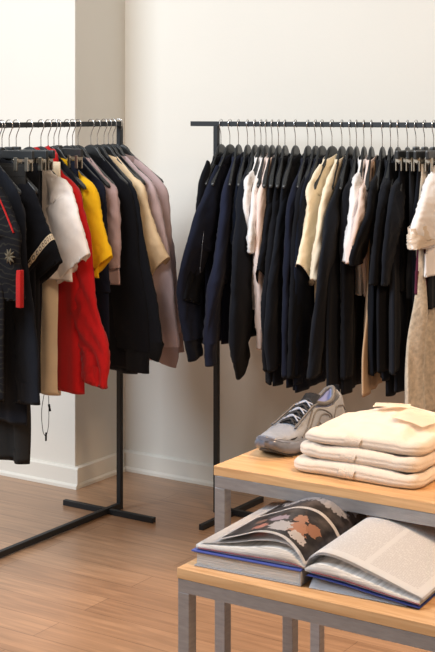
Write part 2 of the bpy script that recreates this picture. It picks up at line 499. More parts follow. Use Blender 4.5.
# sleeve outlines: hook position, facing, outer edge points (across, sideways, height below rail)
EDGES={
 'black_jacket':((-2.896,4.485),-79,[(0.145, 0, -0.139), (0.205, 0, -0.221), (0.245, 0, -0.345), (0.312, 0, -0.472), (0.369, 0, -0.653)]),
 'bomber':((-2.854,4.485),-82,[(0.123, 0, -0.158), (0.205, 0, -0.243), (0.311, 0, -0.354), (0.363, 0, -0.432), (0.37, -0.021, -0.518), (0.37, -0.042, -0.597), (0.37, -0.034, -0.701), (0.37, -0.001, -0.858), (0.363, 0, -0.882)]),
 'denim':((-2.814,4.485),-72,[(0.116, 0, -0.165), (0.205, 0, -0.234), (0.248, 0, -0.326), (0.305, 0, -0.445), (0.37, -0.001, -0.552), (0.37, -0.02, -0.675), (0.37, -0.028, -0.833), (0.37, -0.024, -0.892)]),
 'tee_navy':((-2.772,4.485),-72,[(0.025, 0, -0.172), (0.137, 0, -0.229), (0.184, 0, -0.291), (0.23, 0, -0.453)]),
 'sweat_cuff':((-2.738,4.485),-72,[(0.112, 0, -0.167), (0.205, 0, -0.235), (0.265, 0, -0.355), (0.324, 0, -0.534), (0.353, 0, -0.714), (0.338, 0, -0.845), (0.265, 0, -0.951)]),
 'white1':((-2.710,4.485),-73,[(0.081, 0, -0.164), (0.205, 0, -0.204), (0.236, 0, -0.304), (0.221, 0, -0.38), (0.205, 0, -0.456)]),
 'white2':((-2.687,4.485),-72,[(0.069, 0, -0.168), (0.185, 0, -0.22), (0.233, 0, -0.318), (0.28, 0, -0.407), (0.265, 0, -0.479)]),
 'pink_long':((-2.660,4.485),-72,[(0.053, 0, -0.18), (0.188, 0, -0.238), (0.237, 0, -0.354), (0.253, 0, -0.508), (0.237, 0, -0.651), (0.22, 0, -0.839)]),
 'black_tee':((-2.631,4.485),-72,[(0.062, 0, -0.167), (0.132, 0, -0.236), (0.199, 0, -0.314), (0.249, 0, -0.433), (0.31, -0.008, -0.529)]),
 'black_long':((-2.602,4.485),-72,[(0.055, 0, -0.167), (0.143, 0, -0.234), (0.228, 0, -0.37), (0.311, 0, -0.545), (0.36, 0, -0.701), (0.327, 0, -0.895)]),
 'navy1':((-2.501,4.485),-76,[(0.098, 0, -0.163), (0.205, 0, -0.228), (0.27, 0, -0.323), (0.296, 0, -0.494), (0.321, 0, -0.664), (0.334, 0, -0.906)]),
 'navy2':((-2.440,4.485),-81,[(0.12, 0, -0.168), (0.205, 0, -0.227), (0.256, 0, -0.322), (0.287, 0, -0.492), (0.297, 0, -0.664), (0.297, 0, -0.933)]),
 'cream1':((-2.397,4.485),-86,[(0.109, 0, -0.145), (0.205, 0, -0.222), (0.222, 0, -0.323), (0.265, 0, -0.421), (0.306, 0, -0.496)]),
 'cream2':((-2.355,4.485),-78,[(0.097, 0, -0.141), (0.205, 0, -0.213), (0.269, 0, -0.285), (0.31, -0.003, -0.395), (0.31, -0.021, -0.549)]),
 'b14':((-2.321,4.485),-77,[(0.075, 0, -0.152), (0.205, 0, -0.226), (0.315, 0, -0.312), (0.37, -0.007, -0.458), (0.37, -0.029, -0.644), (0.37, -0.054, -0.89)]),
 'b15':((-2.294,4.485),-72,[(0.011, 0, -0.161), (0.206, 0, -0.214), (0.247, 0, -0.269), (0.287, 0, -0.482), (0.287, 0, -0.898)]),
 'white16':((-2.263,4.485),-72,[(0.047, 0, -0.155), (0.205, 0, -0.196), (0.248, 0, -0.268), (0.31, -0.007, -0.39), (0.31, -0.018, -0.478)]),
 'white17':((-2.232,4.485),-72,[(0.013, 0, -0.171), (0.205, 0, -0.22), (0.31, -0.001, -0.308), (0.31, -0.036, -0.483)]),
 'b18':((-2.187,4.485),-74,[(0.05, 0, -0.157), (0.205, 0, -0.208), (0.297, 0, -0.307), (0.31, -0.05, -0.44), (0.31, -0.057, -0.489)]),
 'b19':((-2.154,4.485),-72,[(0.014, 0, -0.158), (0.197, 0, -0.207), (0.297, 0, -0.306), (0.31, -0.012, -0.426), (0.31, -0.022, -0.551)]),
 'creamR':((-1.920,4.485),-89,[(0.135, 0, -0.138), (0.205, 0, -0.211), (0.273, 0, -0.287), (0.31, -0.013, -0.37), (0.31, -0.013, -0.42)]),
 'print':((-3.268,3.410),-8,[(0.163, 0, -0.165), (0.205, 0, -0.204), (0.252, 0, -0.266), (0.303, 0, -0.346), (0.308, 0, -0.448), (0.31, 0.02, -0.576)]),
 'blackB':((-3.268,3.526),-12,[(0.119, 0, -0.16), (0.188, 0, -0.22), (0.227, 0, -0.304), (0.244, 0, -0.463), (0.294, 0, -0.688), (0.316, 0, -0.938)]),
 'band':((-3.268,3.614),-12,[(0.078, 0, -0.162), (0.176, 0, -0.218), (0.239, 0, -0.305), (0.3, 0, -0.398), (0.31, 0.023, -0.467)]),
 'whiteL':((-3.268,3.763),-7,[(0.1, 0, -0.163), (0.205, 0, -0.21), (0.241, 0, -0.27), (0.282, 0, -0.374), (0.31, 0.007, -0.454)]),
 'red':((-3.268,3.827),-10,[(0.115, 0, -0.169), (0.205, 0, -0.224), (0.238, 0, -0.301), (0.271, 0, -0.396), (0.287, 0, -0.535), (0.314, 0, -0.668), (0.362, 0, -0.779), (0.367, 0, -0.863), (0.356, 0, -0.932)]),
 'yellow':((-3.268,3.902),-3,[(0.116, 0, -0.172), (0.205, 0, -0.228), (0.234, 0, -0.326), (0.263, 0, -0.42), (0.287, 0, -0.477)]),
 'navyG':((-3.268,3.979),-9,[(0.129, 0, -0.174), (0.205, 0, -0.242), (0.216, 0, -0.427), (0.237, 0, -0.621)]),
 'mauveT':((-3.268,4.045),-9,[(0.134, 0, -0.184), (0.205, 0, -0.234), (0.226, 0, -0.293), (0.234, 0, -0.431), (0.232, 0, -0.536)]),
 'b91':((-3.268,4.125),-8,[(0.123, 0, -0.183), (0.205, 0, -0.238), (0.243, 0, -0.343), (0.269, 0, -0.518), (0.311, 0, -0.733), (0.311, 0, -0.935)]),
 'b97':((-3.268,4.166),-12,[(0.117, 0, -0.177), (0.205, 0, -0.232), (0.239, 0, -0.291), (0.262, 0, -0.385), (0.296, 0, -0.519), (0.341, 0, -0.658), (0.37, 0.004, -0.827), (0.352, 0, -0.889)]),
 'beige':((-3.268,4.208),-5,[(0.127, 0, -0.187), (0.205, 0, -0.235), (0.231, 0, -0.315), (0.281, 0, -0.431), (0.31, 0.031, -0.512)]),
 'mauve1':((-3.268,4.266),-3,[(0.124, 0, -0.173), (0.205, 0, -0.234), (0.24, 0, -0.318), (0.27, 0, -0.437), (0.29, 0, -0.533), (0.309, 0, -0.678), (0.329, 0, -0.869), (0.319, 0, -0.939)]),
 'mauve2':((-3.268,4.306),10,[(0.126, 0, -0.168), (0.205, 0, -0.246), (0.223, 0, -0.324), (0.236, 0, -0.446), (0.249, 0, -0.544), (0.266, 0, -0.693), (0.288, 0, -0.897)]),
}
BLK = fabric('black_cotton', (0.0055, 0.0065, 0.01)); BLK2 = fabric('washed_black_cotton', (0.0075, 0.0095, 0.015), .35)
NAVY = fabric('navy_nylon', (0.009, 0.012, 0.026), .3); DEN = fabric('indigo_denim', (0.013, 0.017, 0.038), .35)
DNV = fabric('dark_navy_knit', (0.006, 0.009, 0.019), .3); CHAR = fabric('charcoal_twill', (0.013, 0.0145, 0.018))
WHT = fabric('white_cotton', (0.82, 0.8, 0.8), .1); OFFW = fabric('off_white_cotton', (0.88, 0.84, 0.82), .1)
PNK = fabric('pale_pink_cotton', (0.8, 0.66, 0.61), .1); CRM = fabric('cream_cotton', (0.86, 0.75, 0.57), .1)
BEI = fabric('beige_cotton', (0.84, 0.68, 0.46), .1); MAU = fabric('mauve_fleece', (0.54, 0.43, 0.46), .3)
MAU2 = fabric('dusty_mauve_jersey', (0.45, 0.33, 0.34), .2); RED = fabric('red_nylon', (.50, .006, .008), .1)
YEL = fabric('yellow_cotton', (0.92, 0.56, 0.012), .05); MAR = fabric('maroon_cotton', (.09, .012, .035), .1)
KNIT = mat('beige_boucle', (.52, .44, .34), .95, 0, .3, 1.0, 120, .25, 60)
TRS = fabric('tan_trouser_cotton', (0.5, 0.34, 0.21), .1)
RBLK = rib('black_rib', (0.006, 0.007, 0.01)); RMAU = rib('mauve_rib', (0.43, 0.33, 0.34)); RNVY = rib('navy_rib', (0.006, 0.008, 0.016))
DRED = fabric('deep_red_trim', (.36, .008, .008), .05)
BRONZE = mat('dull_zip_metal', (.12, .12, .13), .35, 1)

GR = 'clothes hanging on the right rack'; GL = 'clothes hanging on the left rack'
HR = 'hangers on the right rack'; HL = 'hangers on the left rack'


def put(key, name, label, cat, m, hl=None, **k):
    hook, deg, edge = EDGES[key]
    r = deg < -40
    return garment(name, label, cat, hook, deg, edge, m, group=GR if r else GL, hang_label=hl, hgroup=HR if r else HL, **k)


# --- right rack, from the pole outwards
put('black_jacket', 'jacket', 'plain black jacket hanging closest to the pole of the right rack', 'jacket', BLK,
    'black hanger nearest the pole of the right rack, holding a black jacket', long=True, hem=-.84, seed=2)
g = put('bomber', 'bomber_jacket', 'dark navy bomber jacket with a zipped pocket on its wide sleeve', 'jacket', NAVY,
        'black hanger holding the navy bomber jacket with the sleeve pocket', long=True, hem=-.84, seed=3, mrib=RNVY, cuff=True, th=.05,
        wt=[(0, .03), (.15, .12), (.3, .19), (.7, .19), (1, .13)], amp=.007)
bm = bmesh.new(); tube(bm, [(.300, .029, -.40), (.315, .030, -.45), (.325, .030, -.50), (.330, .029, -.535)], .0012, 8, 14)
box(bm, .326, .333, .027, .031, -.552, -.532, .001)
obj('sleeve_zip', bm, BRONZE, g)
put('denim', 'denim_shirt', 'indigo blue denim shirt right behind the bomber jacket on the right rack', 'shirt', DEN,
    'black hanger holding the indigo denim shirt', long=True, hem=-.83, seed=5, cuff=True, th=.045, amp=.006,
    wt=[(0, .03), (.15, .12), (.3, .17), (.7, .15), (1, .12)])
put('tee_navy', 't_shirt', 'dark navy short-sleeved t-shirt between the denim shirt and the white t-shirt', 't-shirt', DNV,
    'black hanger holding the dark navy t-shirt beside the denim shirt', hem=-.80, seed=7)
put('sweat_cuff', 'sweatshirt', 'black sweatshirt whose ribbed cuff hangs low beside the right rack pole', 'sweatshirt', BLK2,
    'black hanger holding the black sweatshirt with the low ribbed cuff', long=True, hem=-.82, seed=8, mrib=RBLK, cuff=True, th=.055,
    wt=[(0, .03), (.12, .10), (.25, .20), (.7, .27), (.88, .22), (1, .20)])
put('white1', 't_shirt', 'first and leftmost white t-shirt on the right rack', 't-shirt', WHT,
    'black hanger holding the leftmost white t-shirt of the right rack', hem=-.70, hw=.175, seed=9, wt=[(0, .03), (.22, .09), (.5, .12), (1, .13)])
put('white2', 't_shirt', 'white t-shirt with a drooping sleeve tip, second white one on the right rack', 't-shirt', WHT,
    'black hanger holding the white t-shirt with the drooping sleeve', hem=-.70, hw=.175, seed=10, wt=[(0, .03), (.22, .10), (.5, .15), (1, .15)])
put('pink_long', 'long_sleeved_shirt', 'pale pink long-sleeved shirt just right of the two white t-shirts', 'shirt', PNK,
    'black hanger holding the pale pink long-sleeved shirt', long=True, hem=-.70, hw=.175, seed=11, cuff=True, wt=[(0, .03), (.15, .08), (.3, .10), (1, .085)])
put('black_tee', 't_shirt', 'black t-shirt with a broad sleeve covering the pale pink shirt', 't-shirt', BLK,
    'black hanger holding the broad-sleeved black t-shirt', hem=-.90, seed=12, wt=[(0, .03), (.22, .12), (.5, .17), (1, .20)])
put('black_long', 'sweater', 'long black sweater reaching lowest left of the cream shirts', 'sweater', BLK,
    'black hanger holding the long black sweater', long=True, hem=-.95, seed=13, hw=.30)
put('navy1', 'overshirt', 'navy overshirt with a bluish collar left of the cream shirts', 'shirt', NAVY,
    'black hanger holding the navy overshirt with the bluish collar', long=True, hem=-.95, seed=14, hw=.30)
put('navy2', 'cardigan', 'dark navy cardigan directly left of the first cream shirt', 'cardigan', DNV,
    'black hanger holding the dark navy cardigan beside the cream shirt', long=True, hem=-.965, seed=15, hw=.29)
put('cream1', 'cream_shirt', 'left one of two cream short-sleeved shirts on the right rack', 'shirt', CRM,
    'black hanger holding the left cream shirt', hem=-.70, hw=.175, seed=16, wt=[(0, .03), (.2, .12), (.5, .15), (1, .15)])
put('cream2', 'cream_shirt', 'right one of two cream shirts, its narrow sleeve hanging lower', 'shirt', CRM,
    'black hanger holding the right cream shirt', hem=-.70, hw=.175, seed=17, wt=[(0, .03), (.2, .11), (.5, .13), (1, .12)])
put('b14', 'knit_sweater', 'black knit sweater with a long wide sleeve just right of the cream shirts', 'sweater', BLK2,
    'black hanger holding the black knit sweater beside the cream shirts', long=True, hem=-.95, seed=18, hw=.33, wt=[(0, .03), (.12, .12), (.3, .17), (1, .17)])
put('b15', 'black_shirt', 'long-sleeved black shirt directly left of the pair of white shirts', 'shirt', BLK,
    'black hanger holding the black shirt left of the white pair', long=True, hem=-.955, seed=19, hw=.27)
g = put('white16', 'white_shirt', 'white short-sleeved shirt, left of the white pair in the middle of the right rack', 'shirt', WHT,
        'black hanger holding the left shirt of the white pair', hem=-.62, hw=.15, seed=20, wt=[(0, .03), (.2, .11), (.5, .13), (1, .13)])
put('white17', 'striped_cuff_shirt', 'pinkish white shirt with dark striped sleeve hem in the middle of the right rack', 'shirt', PNK,
    'black hanger holding the pinkish white shirt with striped hem', hem=-.62, hw=.15, seed=21, wt=[(0, .03), (.2, .11), (.5, .14), (1, .12)])
put('b18', 't_shirt', 'black t-shirt directly right of the pinkish white shirt', 't-shirt', BLK,
    'black hanger holding the black t-shirt right of the pinkish shirt', hem=-.88, seed=22, wt=[(0, .03), (.2, .13), (.5, .20), (1, .24)])
put('b19', 'polo_shirt', 'black shirt hanging last before the clip hangers on the right rack', 'shirt', BLK2,
    'black hanger holding the black shirt next to the clip hangers', hem=-.90, seed=23, wt=[(0, .03), (.2, .13), (.5, .20), (1, .22)])
bottoms('trousers', 'tan trousers showing as a narrow strip between long black clothes', 'trousers', (-2.212, 4.485), -74, TRS, 24, -.955, hw=.05, wleg=.47)
bottoms('trousers', 'long black trousers filling the gap beside the tan trousers on the right rack', 'trousers', (-2.105, 4.485), -82, BLK, 25, -.955, hw=.16, wleg=.22, th=.03)
bottoms('trousers', 'long black trousers behind the black shorts on the right rack', 'trousers', (-2.073, 4.485), -80, BLK2, 26, -.94, hw=.16, wleg=.22, th=.03)
lab = ['leftmost black shorts clipped to a bar hanger on the right rack', 'second black shorts from the left on the bar clip hangers',
       'third black shorts from the left on the bar clip hangers', 'black shorts nearest the off-white jacket, with the lowest hem']
for i, (U, hm, dg) in enumerate([(-2.052, -.585, -86), (-2.018, -.61, -84), (-1.983, -.63, -86), (-1.945, -.64, -84)]):
    bottoms('shorts', lab[i], 'shorts', (U, 4.485), dg, (BLK, CHAR, BLK2, CHAR)[i], 30 + i, hm, wleg=.20, th=.036, amp=.007, group=GR,
            hang_label='black bar hanger clipping the ' + ('leftmost black shorts', 'second black shorts', 'third black shorts', 'black shorts beside the off-white jacket')[i],
            hgroup=HR)
for (src, U, nm, lb, ct, m_, hm, sd) in (('black_long', -2.556, 'sweater', 'black sweater directly left of the navy overshirt', 'sweater', BLK2, -.95, 81),
                                   ('navy1', -2.468, 'sweater', 'black sweater squeezed between the navy overshirt and the navy cardigan', 'sweater', BLK, -.955, 82),
                                   ('b19', -2.124, 't_shirt', 'black t-shirt behind the leftmost black shorts on the right rack', 't-shirt', BLK, -.86, 83),
                                   ('b19', -2.086, 't_shirt', 'second black t-shirt behind the leftmost black shorts, nearer to them', 't-shirt', BLK2, -.86, 84)):
    _, deg, edge = EDGES[src]
    garment(nm, lb, ct, (U, 4.485), -77, edge, m_, long=src != 'b19', hem=hm, seed=sd, hw=.29, group=GR,
            hang_label='black hanger holding the ' + lb.split(' on the')[0], hgroup=HR)
g = put('creamR', 'jacket', 'off-white jacket with rolled-up sleeve at the right edge of the photo', 'jacket', OFFW,
        'black hanger holding the off-white jacket', hem=-.52, seed=40, th=.06, amp=.008, wt=[(0, .04), (.2, .12), (.5, .17), (1, .19)])
obj('rolled_cuff', sleeve_bm(EDGES['creamR'][2], [(0, .04), (1, .195)], .080, 40, .008, 1, .84, 1.0, n=16), fabric('jacket_lining', (.70, .58, .46)), g)
garment('shirt', 'maroon shirt peeking out below the off-white jacket sleeve', 'shirt', (-1.945, 4.485), -92, [(.05, 0, -.15), (.12, 0, -.225), (.16, 0, -.33), (.20, 0, -.50)], MAR,
        group=GR, hem=-.58, seed=42, wt=[(0, .03), (.3, .12), (1, .14)], hang_label='black hanger holding the maroon shirt', hgroup=HR)
bottoms('trousers', 'beige boucle knit trousers hanging low at the right edge below the off-white jacket', 'trousers', (-1.950, 4.485), -92, KNIT, 44, -1.01, hw=.165, wleg=.37, th=.04, amp=.013, group=GR)

# --- left rack, nearest first
PRT = mat('black_jersey_line_print', (.015, .015, .018), .9)
nt = PRT.node_tree; bs = nt.nodes['Principled BSDF']; bs.inputs['Specular IOR Level'].default_value = .1; tc = nt.nodes.new('ShaderNodeTexCoord')
wv = nt.nodes.new('ShaderNodeTexWave'); wv.wave_type = 'RINGS'; wv.inputs['Scale'].default_value = 14; wv.inputs['Distortion'].default_value = 9
wv.inputs['Detail Scale'].default_value = 1.2
nt.links.new(tc.outputs['Object'], wv.inputs[0])
cr = nt.nodes.new('ShaderNodeValToRGB'); cr.color_ramp.elements[0].position = .86; cr.color_ramp.elements[1].position = .97
cr.color_ramp.elements[0].color = (.008, .008, .010, 1); cr.color_ramp.elements[1].color = (.022, .021, .018, 1)
nt.links.new(wv.outputs[1], cr.inputs[0]); nt.links.new(cr.outputs[0], bs.inputs['Base Color'])
g = put('print', 'printed_shirt', 'black shirt printed with fine grey lines, with red piping, at the left edge', 'shirt', PRT,
        'black hanger holding the printed shirt with red piping', hem=-.92, seed=50, th=.045, wt=[(0, .03), (.2, .12), (.5, .20), (1, .22)])
E_ = [Vector(e) for e in EDGES['print'][2]]
bm = bmesh.new(); tube(bm, [(e.x - .012, -.016, e.z - .006) for e in E_[:4]], .0032, 8, 24)
obj('red_piping', bm, DRED, g)
bm = bmesh.new(); box(bm, .292, .314, -.008, .010, -.60, -.475, .003); obj('red_side_stripe', bm, DRED, g)
GOLD = mat('gold_embroidery', (.085, .068, .04), .7, .0, 0, .6, 500)
bm = bmesh.new()
for k in range(9):
    q = k * 2 * math.pi / 9; c_ = Vector((.285, -.028, -.43))
    tube(bm, [c_, c_ + Vector((math.cos(q) * .013, -.001, math.sin(q) * .013)), c_ + Vector((math.cos(q) * .027, .001, math.sin(q) * .027))], [.002, .0045, .0012], 6)
obj('embroidered_flower', bm, GOLD, g)
put('blackB', 'black_shirt', 'long plain black shirt between the printed shirt and the banded-sleeve t-shirt', 'shirt', BLK2,
    'black hanger holding the long plain black shirt at the left', long=True, hem=-1.02, seed=51, wt=[(0, .03), (.15, .12), (.3, .18), (1, .16)])
g = put('band', 't_shirt', 'black t-shirt with a cream patterned band around its sleeve', 't-shirt', BLK,
        'black hanger holding the t-shirt with the cream sleeve band', hem=-.95, hw=.20, skew=.10, seed=52, th=.045, wt=[(0, .03), (.2, .12), (.5, .20), (1, .21)])
BND = mat('cream_chain_band', (.62, .52, .36), .85)
nt = BND.node_tree; bs = nt.nodes['Principled BSDF']; L = nt.links.new
tc = nt.nodes.new('ShaderNodeTexCoord'); mp = nt.nodes.new('ShaderNodeMapping'); mp.inputs['Scale'].default_value = (30, 1, 1)
L(tc.outputs['UV'], mp.inputs[0]); sp = nt.nodes.new('ShaderNodeSeparateXYZ'); L(mp.outputs[0], sp.inputs[0])


def mth(op, a, b=None):
    n = nt.nodes.new('ShaderNodeMath'); n.operation = op
    for i, v in enumerate((a, b)):
        if v is None: continue
        if isinstance(v, (int, float)): n.inputs[i].default_value = v
        else: L(v, n.inputs[i])
    return n.outputs[0]


fx = mth('SUBTRACT', mth('FRACT', sp.outputs[0]), .5); fy = mth('MULTIPLY', mth('SUBTRACT', sp.outputs[1], .5), .95)
dd = mth('SQRT', mth('ADD', mth('MULTIPLY', fx, fx), mth('MULTIPLY', fy, fy)))
rg = mth('LESS_THAN', mth('ABSOLUTE', mth('SUBTRACT', dd, .27)), .07)
mx = nt.nodes.new('ShaderNodeMix'); mx.data_type = 'RGBA'; L(rg, mx.inputs[0]); mx.inputs[6].default_value = (.66, .57, .42, 1); mx.inputs[7].default_value = (.09, .07, .06, 1)
L(mx.outputs[2], bs.inputs['Base Color'])
obj('sleeve_band', sleeve_bm(EDGES['band'][2], [(0, .03), (.2, .12), (.5, .20), (1, .21)], .046, 52, .004, 1, .745, .80, n=8, grow=1.03, turn=False, skew=.10), BND, g)
bottoms('skirt', 'long sheer pleated black skirt reaching lowest on the left rack', 'skirt', (-3.268, 3.60), -10, mat('sheer_black_pleats', (.006, .0055, .005), .9, 0, .0, .4, 60, stretch=(6, 6, .3)), 53,
        -1.185, hw=.15, two=False, wleg=.32, th=.04, amp=.013, group=GL, hang_label='black bar hanger clipping the long pleated skirt', hgroup=HL)
bottoms('trousers', 'charcoal trousers on a bar hanger between the banded t-shirt and the white shirt', 'trousers', (-3.268, 3.652), -4, CHAR, 54,
        -.94, hw=.155, wleg=.14, group=GL, hang_label='black bar hanger clipping the charcoal trousers', hgroup=HL)
bottoms('trousers', 'black trousers behind the charcoal trousers on the left rack', 'trousers', (-3.268, 3.69), -4, BLK, 55,
        -.96, hw=.13, wleg=.11, group=GL, hang_label='black bar hanger clipping the black trousers behind the charcoal ones', hgroup=HL)
put('whiteL', 'white_shirt', 'white short-sleeved shirt catching the light on the left rack', 'shirt', OFFW,
    'black hanger holding the white shirt of the left rack', hem=-.56, skew=.06, seed=56, th=.045, amp=.006, wt=[(0, .04), (.2, .13), (.5, .19), (1, .20)])
bottoms('trousers', 'cream trousers hanging below the white shirt on the left rack', 'trousers', (-3.268, 3.792), -4, CRM, 57, -.985, hw=.13, wleg=.125, th=.035, amp=.006, group=GL)
g = put('red', 'red_jacket', 'bright red nylon jacket with a bunched collar', 'jacket', RED, 'black hanger holding the bright red jacket',
        long=True, hem=-.965, seed=58, th=.055, amp=.011, hw=.25, body_th=.030, collar=False, wt=[(0, .05), (.12, .13), (.3, .19), (.6, .17), (1, .115)])
obj('collar', collar_bm(59, .085, .034, .060, -.098, .010), RED, g)
bm = bmesh.new(); tube(bm, [(.075, -.035, -.93), (.068, -.04, -.98), (.055, -.042, -1.05), (.062, -.042, -1.12), (.078, -.04, -1.135), (.090, -.038, -1.09), (.088, -.036, -1.0), (.080, -.03, -.93)], .0013, 6, 50)
tube(bm, [(.078, -.04, -1.125), (.077, -.04, -1.155)], .0035, 8); tube(bm, [(.089, -.036, -1.02), (.096, -.036, -1.045)], .004, 8)
obj('drawcord', bm, BLK, g)
put('yellow', 't_shirt', 'bright yellow t-shirt beside the red jacket on the left rack', 't-shirt', YEL, 'black hanger holding the bright yellow t-shirt', hem=-.56, skew=.05, seed=60, th=.05, amp=.005,
    wt=[(0, .04), (.2, .12), (.5, .16), (1, .17)])
bottoms('trousers', 'navy trousers on a bar hanger between the yellow and the mauve t-shirts', 'trousers', (-3.268, 3.930), -24, DNV, 61, -.90, hw=.16, wleg=.15, group=GL,
        hang_label='black bar hanger clipping the navy trousers beside the red jacket', hgroup=HL)
put('navyG', 'navy_shirt', 'navy shirt with its sleeve ending below the yellow t-shirt', 'shirt', NAVY,
    'black hanger holding the navy shirt behind the yellow t-shirt', hem=-.80, seed=62, long=True, wt=[(0, .04), (.2, .12), (.5, .13), (1, .12)])
put('mauveT', 't_shirt', 'dusty mauve short-sleeved t-shirt between the yellow t-shirt and the black sweatshirts', 't-shirt', MAU2,
    'black hanger holding the dusty mauve t-shirt', hem=-.60, skew=.03, seed=63, th=.045, wt=[(0, .04), (.2, .11), (.5, .13), (1, .12)])
put('b91', 'sweatshirt', 'nearer of two long black sweatshirts on the left rack', 'sweatshirt', BLK,
    'black hanger holding the nearer long black sweatshirt', long=True, hem=-.93, seed=64, mrib=RBLK, cuff=True, th=.05, wt=[(0, .03), (.12, .12), (.3, .19), (.8, .19), (1, .14)])
put('b97', 'sweatshirt', 'farther of two long black sweatshirts on the left rack, its cuff tapering', 'sweatshirt', BLK2,
    'black hanger holding the farther long black sweatshirt', long=True, hem=-.95, seed=65, mrib=RBLK, cuff=True, th=.05, wt=[(0, .03), (.12, .12), (.3, .18), (.75, .19), (1, .13)])
put('beige', 't_shirt', 'light beige t-shirt between the black sweatshirts and the mauve sweatshirts', 't-shirt', BEI,
    'black hanger holding the light beige t-shirt', hem=-.62, skew=.05, seed=66, th=.045, wt=[(0, .03), (.2, .10), (.5, .13), (1, .13)])
put('mauve1', 'mauve_sweatshirt', 'nearer of two mauve sweatshirts at the far end of the left rack', 'sweatshirt', MAU,
    'black hanger holding the nearer mauve sweatshirt', long=True, hem=-.92, seed=67, mrib=RMAU, cuff=True, th=.045, wt=[(0, .03), (.12, .12), (.3, .17), (.8, .16), (1, .12)])
put('mauve2', 'mauve_sweatshirt', 'farther of two mauve sweatshirts, last on the left rack by the corner', 'sweatshirt', MAU,
    'black hanger holding the farther mauve sweatshirt by the corner', long=True, hem=-.90, seed=68, mrib=RMAU, cuff=True, th=.045, wt=[(0, .03), (.12, .12), (.3, .16), (.8, .16), (1, .13)])

# narrow dark shirts tucked between the bright ones on the left rack
for V, lb, m_, sd in ((3.868, 'narrow black shirt tucked between the red jacket and the yellow t-shirt', BLK2, 92),
                      (4.012, 'narrow navy shirt tucked in front of the dusty mauve t-shirt', DNV, 93),
                      (4.237, 'narrow black shirt tucked between the beige t-shirt and the mauve sweatshirts', BLK, 94)):
    garment('shirt', lb, 'shirt', (-3.268, V), -8, [(.08, 0, -.15), (.165, 0, -.225), (.185, 0, -.33), (.20, 0, -.50)], m_, hem=-.74, seed=sd, th=.026,
            hw=.19, amp=.003, group=GL, hang_label='black hanger holding the ' + lb.replace(' on the left rack', ''), hgroup=HL)
# ---------------------------------------------------------------- nesting tables
STEEL = mat('brushed_grey_steel', (.36, .36, .38), .42, .75, bump=.25, bscale=90, var=.10, vscale=25, stretch=(1, 1, 6))


def oak():
    m = bpy.data.materials.new('light_oak'); m.use_nodes = True; nt = m.node_tree; L = nt.links.new
    b = nt.nodes['Principled BSDF']; b.inputs['Roughness'].default_value = .42
    tc = nt.nodes.new('ShaderNodeTexCoord'); mp = nt.nodes.new('ShaderNodeMapping'); mp.inputs['Scale'].default_value = (2.2, 30, 30)
    L(tc.outputs['Object'], mp.inputs[0])
    n = nt.nodes.new('ShaderNodeTexNoise'); n.inputs['Scale'].default_value = 2.5; n.inputs['Detail'].default_value = 6; n.inputs['Distortion'].default_value = .8
    L(mp.outputs[0], n.inputs[0])
    r = nt.nodes.new('ShaderNodeValToRGB'); r.color_ramp.elements[0].position = .3; r.color_ramp.elements[1].position = .7
    r.color_ramp.elements[0].color = (.47, .26, .115, 1); r.color_ramp.elements[1].color = (.68, .43, .225, 1)
    L(n.outputs[0], r.inputs[0]); L(r.outputs[0], b.inputs['Base Color'])
    bp = nt.nodes.new('ShaderNodeBump'); bp.inputs['Strength'].default_value = .1; bp.inputs['Distance'].default_value = .001
    L(n.outputs[0], bp.inputs['Height']); L(bp.outputs[0], b.inputs['Normal'])
    return m


OAK = oak()


def table(label, loc, Lx, Ly, H):
    t = thing('nesting_table', label, 'table', loc, 0, None)
    q = .026; th = .021; top = H - th
    bm = bmesh.new(); box(bm, 0, Lx, 0, Ly, top + .0005, H, .0012); obj('tabletop', bm, OAK, t, False)
    i = .0015
    for x in (i, Lx - q - i):
        for y in (i, Ly - q - i):
            bm = bmesh.new(); box(bm, x, x + q, y, y + q, 0, top - q, .0012); obj('leg', bm, STEEL, t, False)
    bm = bmesh.new()
    for y in (i, Ly - q - i): box(bm, i, Lx - i, y, y + q, top - q, top, .0012)
    for x in (i, Lx - q - i): box(bm, x, x + q, i + q, Ly - q - i, top - q, top, .0012)
    obj('apron_frame', bm, STEEL, t, False)
    return t


table('taller oak-topped steel table carrying the sneaker and the folded shirts', (-1.594, 2.439, 0), 1.35, .455, .83)
table('lower oak-topped steel table in front carrying the open book', (-1.501, 2.165, 0), 1.2, .435, .704)

# ---------------------------------------------------------------- folded shirts
SHC = mat('folded_cream_linen', (.66, .57, .49), .9, 0, .1, .5, 260, .05, 30)


